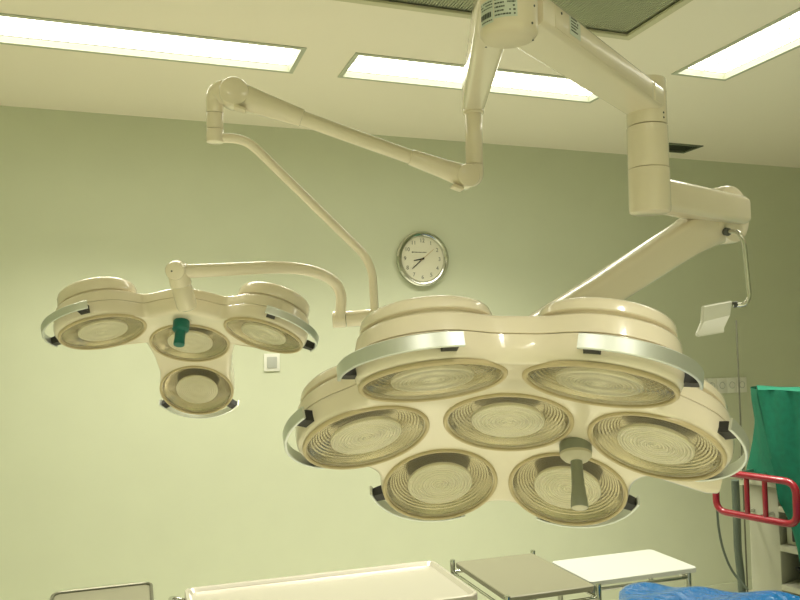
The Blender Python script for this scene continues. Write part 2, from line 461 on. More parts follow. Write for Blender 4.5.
def lamp_head(root, Mh, phis, extra, k, CH, RO, A0):
    LOBES[:] = [(0, 0)]+[(RR*math.cos(p), RR*math.sin(p)) for p in phis if p is not None]
    circs = [(0, 0, .15)]+[(RR*math.cos(p), RR*math.sin(p), .1350) for p in phis if p is not None]+extra
    Ro = outline(circs, k, 256)
    SH_ = .050
    bot = [(0, 0, 0)]+[(s_, .020, 0) for s_ in (.2, .4, .6, .8, .92)]+[(1, .020, 0)]
    side = [(1, .011, .0014), (1, .005, .006), (1, .0015, .014), (1, .0005, .026), (1, .0015, .040), (1, .003, SH_-.0006)]
    top = [(s_, .004, SH_) for s_ in (.8, .5, .2)]+[(0, 0, SH_)]
    side.append((1, .004, SH_))
    lo_v, lo_f = body_solid(Ro, bot, side, top)
    U = SH_+.0015
    bot = [(0, 0, U)]+[(s_, .004, U) for s_ in (.2, .5, .8)]+[(1, .0045, U)]
    side = [(1, .0032, U+.001), (1, .0065, .066), (1, .0100, .079), (1, .0115, .0835), (1, .0145, .0855)]
    top = [(s_, .0145, .086) for s_ in (.92, .8, .6, .4, .2)]+[(0, 0, .086)]
    up_v, up_f = body_solid(Ro, bot, side, top)
    # wells for the lenses
    g = G()
    for p in phis: g.lathe([(0, -.06), (.1235, -.06), (.1235, .074), (0, .074)], lens_frame(p), 96)
    lo_v, lo_f = boolean_cut(lo_v, lo_f, g.v, g.f)
    up_v, up_f = boolean_cut(up_v, up_f, g.v, g.f)
    lo = make('underside_shell', [Mh @ v for v in lo_v], lo_f, 'paint', root, angle=40)
    upo = make('upper_shell', [Mh @ v for v in up_v], up_f, 'paint', root, angle=40)
    for p in phis:
        Lf = Mh @ lens_frame(p) @ Matrix.Translation((0, 0, -.0095))
        # pane
        vs = []; fs = []; uv = []; seg = 72; rr = [0, .03, .06, .09, .126]
        g = G(); g.lathe([(0, -.002)]+[(r_, -.002) for r_ in rr[1:]], Lf, seg)
        uvs = [(0, 0)]+[(r_/.126, 0) for r_ in rr[1:] for _ in range(seg)]
        pane = make('lens', g.v, g.f, 'glass', root, uv=uvs)
        g = G(); g.lathe([(.1255, .001), (.1255, -.0035), (.128, -.0055), (.131, -.0055), (.1335, -.003), (.134, .002), (.1255, .001)], Lf, 96)
        g.build('bezel', 'bezel', pane)
        # stepped parabolic reflector
        prof = []; n_ = 9
        for i in range(n_+1):
            f = i/n_; r_ = .1235-.052*f; z = .006+.030*f**.8
            prof.append((r_, z))
            if i < n_: prof.append((r_-.0022, z+.0026))
        prof += [(.045, .040), (0, .041)]
        g = G(); g.lathe(prof, Lf, 72); g.build('reflector', 'reflector', pane, angle=25)
        prof = [(0, .0015)]; nr = 9; uvs = [(0, 0)]
        for i in range(1, nr*2+1):
            r_ = .074*i/(nr*2); prof.append((r_, .0015+(.0016 if i % 2 else 0)))
        prof += [(.0755, .004), (.075, .010), (0, .010)]
        g = G(); g.lathe(prof, Lf, 64)
        uvs = [(0, 0)]+[(q[0]/.074, 0) for q in prof[1:-1] for _ in range(64)]+[(0, 0)]
        make('inner_lens', g.v, g.f, 'pressed', pane, uv=uvs, angle=60)
        if p is None: continue
        # pod cap above the lens
        cap = G(); t_ = .0875+CH; rb = .1230
        cap.lathe([(0, .078), (.112, .078), (.1135, .0865), (rb-.001, .0875), (rb, .0895), (rb-.0015, t_-.014), (rb-.004, t_-.007), (rb-.009, t_-.002), (rb-.018, t_), (.05, t_+.0015), (0, t_+.002)], Lf @ Matrix.Translation((0, 0, .0095)), 72)
        cap.build('pod_cap', 'paint', root)
        # aluminium grab rail round the outside of the lens
        g = G(); n_ = 28; vs = []
        for i in range(n_+1):
            a = -A0+2*A0*i/n_; ro = RO; ri = RO-.006
            sec = [(ro-.0012, .013), (ro, .0145), (ro, .0375), (ro-.0012, .039), (ri+.001, .039), (ri, .038), (ri, .014), (ri+.001, .013)]
            vs += [V((r_*math.cos(a), r_*math.sin(a), z)) for r_, z in sec]
        fs = [(i*8+j, i*8+(j+1) % 8, (i+1)*8+(j+1) % 8, (i+1)*8+j) for i in range(n_) for j in range(8)]+[tuple(range(8)), tuple(n_*8+j for j in range(8))]
        g.add(vs, fs, Lf)
        rail = g.build('grab_rail', 'rail', root)
        for sgn in (-1, 1):
            a = sgn*(A0-R(7)); g = G(); vs = []
            for (r_, z0_, z1_, da) in ((RO-.0055, .015, .036, .075), (.150, .014, .038, .085), (.131, .014, .038, .11)):
                for aa, z in ((a-da, z0_), (a+da, z0_), (a+da, z1_), (a-da, z1_)): vs.append((r_*math.cos(aa), r_*math.sin(aa), z))
            fs = [(0, 1, 2, 3), (8, 9, 10, 11)]+[(q*4+j, q*4+(j+1) % 4, q*4+4+(j+1) % 4, q*4+4+j) for q in (0, 1) for j in range(4)]
            g.add(vs, fs, Lf); g.build('clamp', 'black', rail, smooth=False)

# ---- large seven-lens lamp
HUB = at(509, 38, 1.56); HUBZ = HUB.z
big = thing('surgical_light', 'large seven-lens surgical light hanging from the ceiling mount by the thick cream arms', 'surgical light', (HUB.x, HUB.y, TOPZ))
MB = head_matrix((0.7255, 1.4301, 1.6844), (-.5304, .1481, -.4037))
D = R
lamp_head(big, MB, [D(-120), D(-60), D(180), None, D(0), D(120), D(60)], [(.225*math.cos(R(a)), .225*math.sin(R(a)), .068) for a in (30, 90, 150, -90)], .10, .026, .169, R(50))
# sterile grip between three lenses
gm = MB @ frame(bend(RR/math.sqrt(3)*math.cos(R(30)), RR/math.sqrt(3)*math.sin(R(30)), -.002), (0, 0, -1))
g = G().lathe([(0, -.004), (.033, -.004), (.034, 0), (.034, .016), (.0335, .018), (0, .018)], gm, 40); grip = g.build('grip_socket', 'grip_grey', big)
g = G().lathe([(.0335, .0185), (.033, .024), (.026, .032), (.018, .036), (0, .037)], gm, 40); g.build('collar', 'grip_cream', grip)
g = G().lathe([(0, .034), (.0125, .034), (.0125, .06), (.0135, .09), (.0165, .118), (.018, .134), (.017, .1365)], gm, 32); g.build('grip', 'grip_grey', grip)
g = G().lathe([(.0165, .1362), (.013, .138), (0, .1385)], gm, 32); g.build('grip_tip', 'grip_cream', grip)

# hub
g = G(); r_ = .0593
g.lathe([(0, -.006), (r_-.016, -.0055), (r_-.006, -.001), (r_-.001, .006), (r_, .012), (r_, TOPZ-HUBZ+.01), (0, TOPZ-HUBZ+.01)], Matrix.Translation(HUB), 64)
hub = g.build('hub', 'paint2', big)
g = G(); g.lathe([(r_, TOPZ-HUBZ-.11), (.085, TOPZ-HUBZ-.105), (.13, TOPZ-HUBZ-.03), (.145, TOPZ-HUBZ-.012), (.145, TOPZ-HUBZ-.001), (r_, TOPZ-HUBZ-.001)], Matrix.Translation(HUB), 64)
g.build('ceiling_canopy', 'paint', big)
# curved label sticker with rows of small print
def sticker(a0, a1, z0, z1, rows, material='label', rad=r_+.0006):
    g = G(); n = 14; vs = []; fs = []
    for i in range(n+1):
        a = a0+(a1-a0)*i/n
        for z in (z0, z1): vs.append((HUB.x+rad*math.cos(a), HUB.y+rad*math.sin(a), HUBZ+z))
    for i in range(n): fs.append((2*i, 2*i+2, 2*i+3, 2*i+1))
    g.add(vs, fs); return g.build('sticker', 'label', hub)
ca = math.atan2(-HUB.y, -HUB.x)     # angle of the side that faces the viewer
st1 = sticker(ca-1.15, ca-.52, .014, .062, None)
st2 = sticker(ca-.50, ca+.30, .020, .066, None)
def print_rows(parent, a0, a1, zs, h, dens, seed):
    rnd = random.Random(seed); g = G(); rad = r_+.0012
    for z in zs:
        a = a0; g = G()
        while a < a1:
            l = rnd.uniform(.02, .09); e = min(a+l, a1)
            if rnd.random() < dens:
                vs = []; n = 3
                for i in range(n+1):
                    q = a+(e-a)*i/n
                    for zz in (z, z+h): vs.append((HUB.x+rad*math.cos(q), HUB.y+rad*math.sin(q), HUBZ+zz))
                g.add(vs, [(2*i, 2*i+2, 2*i+3, 2*i+1) for i in range(n)])
            a = e+.015
        g.build('print_line', 'ink', hub)
print_rows(st1, ca-1.12, ca-.55, (.018, .044, .050, .056), .0024, .8, 1)
print_rows(st1, ca-1.12, ca-.55, (.0255,), .011, .95, 2)
print_rows(st2, ca-.46, ca+.24, (.024, .032, .040, .048, .056), .0032, .85, 3)
for a, z in ((ca+.9, .012), (ca+1.05, .05)):
    p = V((HUB.x+r_*math.cos(a), HUB.y+r_*math.sin(a), HUBZ+z)); d = V((math.cos(a), math.sin(a), 0))
    rod(G(), p-d*.002, p+d*.001, .0025, 12).build('screw', 'dark', hub)
for px, py in ((486, 47), (533, 40)):
    d_ = at(px, py, 1)-EYE; p = EYE+d_*((HUBZ-.0055-EYE.z)/d_.z); rod(G(), p, p-V((0, 0, .0012)), .0022, 12).build('screw', 'dark', hub)

# main extension arm: hub -> column
CP = at(647, 125, 2.2); CX, CY = CP.x, CP.y
az1 = EYE.z+.722; az0 = EYE.z+.652; ctop = at(660, 80, 2.2).z
zc = (az0+az1)/2; H_ = az1-az0
A_ = V((HUB.x, HUB.y, zc)); B_ = V((CX, CY, zc))
g = G(); hd = (B_-A_).normalized()
def asec(w_, h_): return rrect(w_, h_, .012, 4)
g.sweep([A_+hd*.045, A_+hd*.1, A_.lerp(B_, .5), B_-hd*.08, B_], [asec(.112, H_*1.0), asec(.112, H_), asec(.108, H_), asec(.106, H_), asec(.106, H_)])
arm = g.build('extension_arm', 'paint', big)
sd = hd.cross(V((0, 0, 1))).normalized()       # right side of the arm
g = G()    # long recessed side plate and end cover
pl = [A_+hd*.10, B_-hd*.11]
g.sweep([pl[0]+sd*.0555, pl[1]+sd*.0530], [rrect(.003, H_*.70, .0014, 2)]*2); g.build('side_cover', 'paint2', arm)
g = G(); g.sweep([B_-hd*.085+sd*.0530, B_-hd*.012+sd*.0530], [rrect(.004, H_*.72, .0018, 2)]*2); g.build('end_cover', 'paint', arm)
lb = A_+hd*.17+sd*.0573+V((0, 0, .004))
g = G().sweep([lb, lb+hd*.055], [rrect(.0008, .040, .0003, 1)]*2); g.build('sticker', 'label', arm)
g = G()
for k_ in range(5): g.sweep([lb+hd*.006+sd*.0006+V((0, 0, .018-.0068*k_)), lb+hd*(.03+.018*random.random())+sd*.0006+V((0, 0, .018-.0068*k_))], [rrect(.0006, .003, .0002, 1)]*2)
g.build('print_line', 'ink', arm)
for q in (.13, .21):
    p = A_+hd*q+sd*.056+V((0, 0, H_*.22)); rod(G(), p, p+sd*.0022, .003, 12).build('screw', 'dark', arm)
# column
cb = at(648, 214.5, 2.2).z; s1 = at(647, 127, 2.2).z; s2 = at(647, 170, 2.2).z; cr = .0572
def colseg(z0, z1, r, nm, m_='paint', low=.003):
    g = G(); g.lathe([(0, z0), (r-low, z0), (r-low*.3, z0+low*.3), (r, z0+low), (r, z1-.0016), (r-.0016, z1), (0, z1)], Matrix.Translation((CX, CY, 0)), 64); return g.build(nm, m_, big)
colseg(s1+.001, ctop, .0560, 'column_head')
colseg(s2+.0006, s1-.0016, cr, 'column_sleeve')
colseg(cb, s2-.0006, cr+.0008, 'column', low=.008)
for dz in (.014, .028):
    a = math.atan2(-CY, -CX)+.95; p = V((CX+.056*math.cos(a), CY+.056*math.sin(a), s1+dz)); d = V((math.cos(a), math.sin(a), 0)); rod(G(), p-d*.002, p+d*.001, .003, 12).build('screw', 'dark', big)

# lower arm: column -> spring arm joint
z_l = at(648, 195, 2.2).z; P0 = V((CX, CY, z_l)); P1 = at(741, 214, 2.5); P1.z = z_l-.002
d1 = (P1-P0).normalized()
g = G(); sc = lambda w_, h_, r=.02: rrect(w_, h_, r, 5)
g.sweep([P0+d1*.02, P0+d1*.08, P0.lerp(P1, .5), P1-d1*.03, P1-d1*.008, P1], [sc(.085, .094), sc(.085, .094), sc(.083, .094), sc(.080, .092), sc(.074, .084, .018), sc(.058, .066, .014)])
g.build('lower_arm', 'paint', big)
# spring arm with its round joint
J = at(721, 216, 2.50); E = at(485, 366, 1.88)
sdir = (E-J).normalized(); ax = sdir.cross(V((0, 0, 1))).normalized(); upn = ax.cross(sdir).normalized()
if upn.z < 0: upn = -upn
J2 = J.copy()
g = G(); rod(g, J2-ax*.048, J2+ax*.048, .094, 64, .012); g.build('spring_arm_joint', 'paint', big)
g = G(); L_ = (E-J).length
g.sweep([J+sdir*.03, J+sdir*.10, J+sdir*.22, J.lerp(E, .6), E-sdir*.05, E], [sc(.088, .160, .03), sc(.088, .140, .03), sc(.084, .112, .022), sc(.078, .096, .02), sc(.072, .088, .02), sc(.06, .07, .02)], upv=(0, 0, 1))
g.build('spring_arm', 'paint', big)
# cardan link onto the back of the head
back = MB @ V((0, 0, .081)); bn = (MB.to_3x3() @ V((0, 0, 1))).normalized()
g = G(); rod(g, back-bn*.005, back+bn*.05, .05, 48, .008); g.build('head_boss', 'paint', big)
g = G(); g.tube(fillet([back+bn*.03, back+bn*.12, E], .06), .030, 24); g.build('cardan_link', 'paint', big)
g = G(); rod(g, E-ax*.045, E+ax*.045, .048, 40, .008); g.build('end_joint', 'paint', big)

g = G(); yk = catmull([E, at(560, 420, 1.93), at(640, 456, 1.95), at(719, 482, 1.96)], 8); g.sweep(yk, [rrect(.034, .075, .016, 5)]*(len(yk)-1)+[rrect(.028, .060, .0135, 5)]); g.build('yoke', 'paint', big)
# chrome bar with plastic hand plate
bp0 = at(724, 232, 2.43)
pts = [bp0, at(738, 231, 2.36), at(744, 242, 2.35), at(749.5, 297, 2.35), at(745, 305, 2.35), at(733, 305, 2.36)]
g = G(); g.tube(fillet(pts, [.018, .018, .014, .014], 6), .0068, 16); bar = g.build('handle_bar', 'chrome', big)
rod(G(), at(723, 231, 2.45), at(728, 232, 2.405), .0125, 24).build('bar_socket', 'dark', bar)
rod(G(), at(737.5, 304, 2.358), at(733, 305, 2.36), .0095, 20).build('ferrule', 'dark', bar)
dpt = 2.36; q = lambda x, y, dd=0: at(x, y, dpt+dd)
# folded plate: upper leaf upright, lower leaf leaning toward the viewer
F0 = [q(703.5, 306), q(702.5, 322, -.005), q(697.5, 334, -.05), q(698.5, 337, -.055)]
F1 = [q(733, 300.5, .05), q(731, 315, .045), q(724.5, 329, .0), q(725.5, 332.5, -.005)]
nrm = (F1[0]-F0[0]).cross(F0[1]-F0[0]).normalized(); thk = .013
if nrm.dot(FW) < 0: nrm = -nrm
vs = []
for a, b_ in zip(F0, F1):
    e = (b_-a)
    for f in (0, .04, .96, 1): vs.append(a+e*f)
n0 = len(vs); vs2 = [v+nrm*thk+V((0, 0, 0)) for v in vs]
fs = []
for i in range(3):
    for j in range(3):
        fs.append((i*4+j, i*4+j+1, i*4+5+j, i*4+4+j)); fs.append((n0+i*4+j, n0+i*4+4+j, n0+i*4+5+j, n0+i*4+j+1))
for i in range(3): fs.append((i*4, i*4+4, n0+i*4+4, n0+i*4)); fs.append((i*4+3, n0+i*4+3, n0+i*4+7, i*4+7))
for j in range(3): fs.append((j, n0+j, n0+j+1, j+1)); fs.append((12+j, 13+j, n0+13+j, n0+12+j))
bmh = bmesh.new(); bv = [bmh.verts.new(v) for v in vs+vs2]
for f in fs: bmh.faces.new([bv[i] for i in f])
bmesh.ops.recalc_face_normals(bmh, faces=bmh.faces)
bmesh.ops.bevel(bmh, geom=[e for e in bmh.edges if e.calc_face_angle(0) > .7], offset=.0035, segments=3, affect='EDGES')
bmh.verts.index_update()
make('hand_plate', [v.co.copy() for v in bmh.verts], [[v.index for v in f.verts] for f in bmh.faces], 'white', bar); bmh.free()

# ---- small four-lens lamp with its own arms
small = thing('surgical_light', 'small four-lens surgical light with a teal grip on the thin bent arm at the left', 'surgical light', (HUB.x-.001, HUB.y+.001, TOPZ))
MS = head_matrix((0.1727, 2.707, 1.8654), (-.4833, .0822, -.1804))
lamp_head(small, MS, [D(-150), D(-30), None, D(90)], [(0, -.115, .13), (0, .14, .126)], .07, .046, .178, R(57))
gm = MS @ frame(bend(-.01, -.165, -.001), (0, 0, -1))
g = G().lathe([(0, -.002), (.030, -.002), (.031, .001), (.030, .003), (0, .003)], gm, 32); sk = g.build('grip_socket', 'paint2', small)
g = G().lathe([(0, .002), (.025, .002), (.026, .006), (.026, .034), (.023, .038), (.017, .041), (.0165, .070), (.0175, .086), (.0165, .0885), (0, .089)], gm, 32); g.build('grip', 'teal', sk)
# horizontal arm from the hub
T1 = at(473, 97, 2.5); A2 = V((HUB.x, HUB.y, T1.z)); d2 = (T1-A2).normalized()
hz = .10
g = G(); g.sweep([A2+d2*.055, A2+d2*.1, A2.lerp(T1, .5), T1-d2*.02, T1+d2*.028, T1+d2*.036], [rrect(.100, hz*1.1, .016), rrect(.098, hz*1.1, .016), rrect(.084, hz, .016), rrect(.074, hz, .016), rrect(.070, hz, .018), rrect(.05, hz*.8, .018)])
g.build('extension_arm', 'paint', small)
zt = T1.z-hz/2; zj = at(473, 166, 2.5).z
g = G(); rod(g, (T1.x, T1.y, zt+.01), (T1.x, T1.y, zt-.008), .035, 40); g.build('arm_collar', 'paint', small)
g = G(); rod(g, (T1.x, T1.y, zt), (T1.x, T1.y, zj+.001), .0285, 40); g.build('drop_tube', 'paint', small)
Jr = at(466, 177, 2.47); Jt = V((T1.x, T1.y, Jr.z))
g = G(); g.tube(fillet([V((T1.x, T1.y, zj-.001)), V((T1.x, T1.y, Jr.z-.004)), Jr+(Jr-Jt)*.2], .035), .0288, 28); g.build('elbow', 'paint', small)
Jl = at(234, 94, 2.33); sd2 = (Jl-Jr).normalized(); ax2 = sd2.cross(V((0, 0, 1))).normalized()
g = G(); rod(g, Jr-ax2*.034, Jr+ax2*.034, .038, 48, .006); g.build('spring_arm_joint', 'paint', small)
g = G(); rod(g, Jl-ax2*.034, Jl+ax2*.034, .044, 48, .006); g.build('spring_arm_joint', 'paint', small)
def ov(a, b_): return [(a*math.cos(2*PI*j/32), b_*math.sin(2*PI*j/32)) for j in range(32)]
Ls = (Jl-Jr)
g = G(); g.sweep([Jr+Ls*t_ for t_ in (0, .02, .10, .25, .252)], [ov(.031, .037), ov(.032, .0365), ov(.030, .031), ov(.026, .0255), ov(.021, .021)]); g.build('arm_sleeve', 'paint', small)
g = G(); g.sweep([Jr+Ls*t_ for t_ in (.24, .75)], [ov(.0215, .0225), ov(.0215, .0235)]); g.build('spring_arm', 'paint', small)
g = G(); g.sweep([Jr+Ls*t_ for t_ in (.718, .72, .86, .97, 1)], [ov(.022, .022), ov(.026, .028), ov(.030, .035), ov(.033, .042), ov(.033, .0435)]); g.build('arm_sleeve', 'paint', small)
for pp, dd in ((at(240, 109, 2.31), .02), (at(457, 188, 2.45), .02)):
    g = G(); g.box((-.018, -.02, -.005), (.018, .02, .005), .002, frame(pp, sd2.cross(ax2), sd2)); g.build('end_stop', 'paint2', small)
# left vertical joint
LX = at(215, 120, 2.35); zA = at(215, 113.5, 2.35).z; zB = at(215, 129.5, 2.35).z; zC = at(215, 143, 2.35).z
g = G(); g.tube(fillet([V((LX.x, LX.y, zA+.0006)), V((LX.x, LX.y, Jl.z+.012)), Jl+V((0, 0, .004))], .06, 10), [.0262]+[.0265+.0012*i for i in range(11)]+[.040], 28); g.build('elbow', 'paint', small)
g = G(); rod(g, (LX.x, LX.y, zA-.0006), (LX.x, LX.y, zB+.0005), .0258, 36, .0012); g.build('joint_sleeve', 'paint', small)
g = G(); rod(g, (LX.x, LX.y, zB-.0005), (LX.x, LX.y, zC), .0262, 36, .003); g.build('joint_sleeve', 'paint', small)
# thin bent arm
s_ = V((LX.x, LX.y, at(215, 138, 2.35).z))
pts = [s_, at(243, 137, 2.38), at(366, 254, 2.62), at(375.5, 322, 2.66)]
pts = [s_, at(246, 139, 2.37), at(372, 262, 2.62), at(375, 318, 2.64)]
g = G(); g.tube(fillet(pts, [.07, .07], 10), .0148, 20); g.build('bent_arm', 'paint', small)
c1 = at(376, 317, 2.64); c0 = at(346, 319, 2.64)
g = G(); rod(g, c1+(c1-c0)*.12, c0+(c1-c0)*.02, .0285, 32, .003); g.build('cross_block', 'paint', small)
g = G(); rod(g, c0, at(333, 319.5, 2.64), .030, 32, .003); g.build('pivot', 'paint', small)
# curved fork arm to the near rim of the head
pv = MS @ bend(.0, -.255, .03)
K0 = at(188, 310, 2.335); K1 = at(177, 269, 2.30)
ypts = [at(340, 318, 2.62), at(341, 296, 2.61), at(334, 282, 2.59), at(318, 273, 2.55), at(297, 268.5, 2.50), at(270, 267.5, 2.44), at(235, 269, 2.38), at(205, 270.5, 2.33), at(180, 271.5, 2.30)]
cp = catmull(ypts); nn = len(cp)
g = G(); g.tube(cp, [.0180+.0035*i/(nn-1) for i in range(nn)], 20); g.build('fork_arm', 'paint', small)
kd = (K0-K1).normalized(); fx = (EYE-K1).normalized()
g = G(); rod(g, K1-kd*.012, K1+kd*.055, .0320, 36, .006); g.build('head_mount', 'paint', small)
g = G(); rod(g, K1+kd*.050, K0, .0300, 36, .012); g.build('head_mount', 'paint', small)
kx = (fx - kd*fx.dot(kd)).normalized(); kx = (kx+ (-RT)*.25).normalized()
g = G(); rod(g, K1-kx*.01, K1+kx*.036, .0285, 36, .005); hm = g.build('mount_cap', 'paint', small)
rod(G(), K1+kx*.0355-RT*.008, K1+kx*.0372-RT*.008, .0028, 12).build('screw', 'dark', hm)

# ------------------------------------------------------------------ wall clock
cc = V((1.747, YF, 2.402)); t = thing('wall_clock', 'round chrome-rimmed wall clock on the back wall', 'clock', cc)
fm = frame(cc, (0, -1, 0), (1, 0, 0))     # local x right, y down?, z toward room
fm = Matrix(((1, 0, 0, cc.x), (0, 0, -1, cc.y), (0, 1, 0, cc.z), (0, 0, 0, 1)))
g = G(); g.lathe([(0, .001), (.172, .001), (.178, .008), (.181, .022), (.179, .034), (.170, .043), (.160, .043), (.149, .036), (.145, .026), (.145, .018)], fm, 96); g.build('rim', 'chrome', t)
g = G(); g.lathe([(0, .018), (.1455, .018)], fm, 64); dial = g.build('dial', 'dial', t)
g = G()
def text_mesh(txt, size, x, y, z, fmx, g):
    cu = bpy.data.curves.new('txt', 'FONT'); cu.body = txt; cu.size = size; cu.align_x = 'CENTER'; cu.align_y = 'CENTER'; cu.extrude = .0004; cu.resolution_u = 3
    ob = bpy.data.objects.new('txt', cu); COL.objects.link(ob)
    dg = bpy.context.evaluated_depsgraph_get(); me = bpy.data.meshes.new_from_object(ob.evaluated_get(dg))
    g.add([(v.co.x+x, v.co.y+y, v.co.z+z) for v in me.vertices], [tuple(p.vertices) for p in me.polygons], fmx)
    bpy.data.objects.remove(ob, do_unlink=True); bpy.data.curves.remove(cu); bpy.data.meshes.remove(me)
for hnum in range(1, 13):
    a = R(90-30*hnum); g = G(); text_mesh(str(hnum), .036, .119*math.cos(a), .119*math.sin(a), .019, fm, g); g.build('numeral', 'ink_grey', dial, smooth=False)
g = G(); rnd = random.Random(5); xx = -.062
while xx < .03:
    w_ = rnd.uniform(.004, .008); g.box((xx, .040, .0185), (xx+w_, .046, .0192), 0, fm); xx += w_+.0025
g.lathe([(0, .0185), (.005, .0185), (.005, .0193), (0, .0193)], fm @ Matrix.Translation((-.068, .043, 0)), 12)
g.build('maker_mark', 'ink_grey', dial, smooth=False)
def hand(name, deg, length, tail, w0, w1, z, m_):
    a = R(90-deg); mt = fm @ Matrix.Rotation(a, 4, 'Z')
    g = G().add([(-tail, -w0/2, z), (length, -w1/2, z), (length, w1/2, z), (-tail, w0/2, z), (-tail, -w0/2, z+.0012), (length, -w1/2, z+.0012), (length, w1/2, z+.0012), (-tail, w0/2, z+.0012)],
                [(0, 3, 2, 1), (4, 5, 6, 7), (0, 1, 5, 4), (1, 2, 6, 5), (2, 3, 7, 6), (3, 0, 4, 7)], mt); g.build(name, m_, t, smooth=False)
hand('hour_hand', 8.63*30, .062, .012, .010, .006, .0215, 'black')
hand('minute_hand', 38*6, .098, .014, .008, .004, .0235, 'black')
hand('second_hand', 8.3*6, .100, .02, .003, .002, .0255, 'ochre')
g = G().lathe([(0, .0195), (.006, .0195), (.006, .0285), (0, .0285)], fm, 20); g.build('hub_pin', 'black', t)

# ------------------------------------------------------------------ switch and socket strip
sx, sz = .770, 1.755
t = thing('light_switch', 'square white light switch on the back wall right of the small lamp', 'switch', (sx, YF, sz))
G().box((sx-.048, YF-.010, sz-.053), (sx+.048, YF-.0005, sz+.053), .004).build('plate', 'white', t)
G().box((sx-.030, YF-.015, sz-.034), (sx+.030, YF-.0101, sz+.034), .003).build('rocker', 'white_top', t)
t = thing('socket_strip', 'row of pale square sockets on the back wall behind the large lamp at right', 'socket', (4.12, YF, 1.51))
for k_ in range(5):
    xc = 3.93+k_*.092
    p = G().box((xc-.0445, YF-.012, 1.452), (xc+.0445, YF-.0005, 1.566), .003).build('socket_plate', 'white', t)
    g = G().lathe([(.021, -.012), (.023, -.015), (.025, -.0155), (.0265, -.012)], Matrix(((1, 0, 0, xc), (0, 0, 1, YF), (0, 1, 0, 1.51), (0, 0, 0, 1))), 28); g.build('socket_ring', 'white_top', p)

# ------------------------------------------------------------------ trolleys and tables
def castor(g, x, y):
    g.lathe([(0, -.012), (.03, -.012), (.034, -.008), (.034, .008), (.03, .012), (0, .012)], Matrix(((1, 0, 0, x), (0, 0, 1, y), (0, 1, 0, .035), (0, 0, 0, 1))), 24)
    g.box((x-.008, y-.018, .035), (x+.008, y-.013, .085)); g.box((x-.008, y+.013, .035), (x+.008, y+.018, .085)); g.box((x-.012, y-.02, .08), (x+.012, y+.02, .088))

def trolley(name, label, cat, x0, x1, y0, y1, z, top_m, style, leg_m='chrome', group=None, posts=False):
    t = thing(name, label, cat, ((x0+x1)/2, (y0+y1)/2, 0), group)
    if style == 'tray':      # sunken tray with a raised rolled rim
        g = G(); bm = None
        def rr(ins, rad, zz): return [(V((x0+x1, y0+y1, 0))/2+V((a, b_, 0)))+V((0, 0, zz)) for a, b_ in rrect(x1-x0-2*ins, y1-y0-2*ins, rad, 5)]
        rings = [rr(.0, .04, z-.03), rr(.0, .04, z-.004), rr(.003, .038, z), rr(.014, .034, z), rr(.018, .03, z-.004), rr(.028, .024, z-.016)]
        vs = sum(rings, []); k_ = len(rings[0])
        fs = [(i*k_+j, i*k_+(j+1) % k_, (i+1)*k_+(j+1) % k_, (i+1)*k_+j) for i in range(len(rings)-1) for j in range(k_)]+[tuple((len(rings)-1)*k_+j for j in range(k_)), tuple(range(k_))]
        g.add(vs, fs); g.build('tray', top_m, t)
        leg_in = .035; lt = z-.03
    else:
        g = G(); o_ = rrect(x1-x0, y1-y0, .018 if style == 'flat' else .03, 4); k_ = len(o_); c_ = V(((x0+x1)/2, (y0+y1)/2, 0))
        lv = [(1, z-.022, 0), (1, z-.003, 0), (1, z, .003)]
        vs = []
        for _, zz, ins in lv: vs += [c_+V((a*(1-ins/(x1-x0)*2), b_*(1-ins/(y1-y0)*2), zz)) for a, b_ in o_]
        fs = [(i*k_+j, i*k_+(j+1) % k_, (i+1)*k_+(j+1) % k_, (i+1)*k_+j) for i in range(2) for j in range(k_)]+[tuple(range(k_)), tuple(2*k_+j for j in range(k_))]
        g.add(vs, fs); g.build('table_top', top_m, t)
        leg_in = .03 if not posts else -.008; lt = z-.022 if not posts else z+.009
    for ix, xx in enumerate((x0+leg_in, x1-leg_in)):
        for iy, yy in enumerate((y0+leg_in, y1-leg_in)):
            g = G(); rod(g, (xx, yy, .088), (xx, yy, lt), .0125, 20); lg = g.build('leg', leg_m, t)
            g = G(); castor(g, xx, yy); g.build('castor', 'dark', lg)
    g = G(); zz = z-.05
    for a, b_ in (((x0+leg_in, y0+leg_in), (x1-leg_in, y0+leg_in)), ((x0+leg_in, y1-leg_in), (x1-leg_in, y1-leg_in)), ((x0+leg_in, y0+leg_in), (x0+leg_in, y1-leg_in)), ((x1-leg_in, y0+leg_in), (x1-leg_in, y1-leg_in))):
        rod(g, (*a, zz), (*b_, zz), .008, 12)
    g.build('frame_rail', leg_m, t)
    G().box((x0+leg_in+.01, y0+leg_in+.01, .30), (x1-leg_in-.01, y1-leg_in-.01, .315), .004).build('lower_shelf', top_m, t)
    return t
t = trolley('instrument_trolley', 'wide ivory tray-topped trolley with raised rim, the largest of the trolleys along the bottom', 'trolley', .20, 1.37, 2.99, 3.54, .8, 'ivory', 'tray')
g = G(); g.tube(fillet([(.235, 3.50, .745), (.14, 3.50, .78), (.14, 3.03, .78), (.235, 3.03, .745)], .04), .010, 14); g.build('push_handle', 'chrome', t)
trolley('side_trolley', 'small taupe-topped trolley with chrome corner posts, right of the wide ivory trolley', 'trolley', 1.455, 1.875, 2.905, 3.465, .8, 'taupe', 'flat', posts=True)
trolley('side_table', 'white-topped side table between the taupe trolley and the blue-covered bed', 'table', 1.885, 2.46, 2.96, 3.30, .8, 'white_top', 'flat', leg_m='steel')
t = trolley('side_trolley', 'small dark-rimmed taupe trolley at the bottom left corner, left of the ivory trolley', 'trolley', -.33, .06, 3.15, 3.66, .8, 'taupe', 'flat')
g = G(); o_ = [V((-.135+a, 3.405+b_, .803)) for a, b_ in rrect(.40, .52, .04, 6)]
g.tube(o_+[o_[0]], .007, 10, cap=False); g.build('rim_rail', 'dark_steel', t)

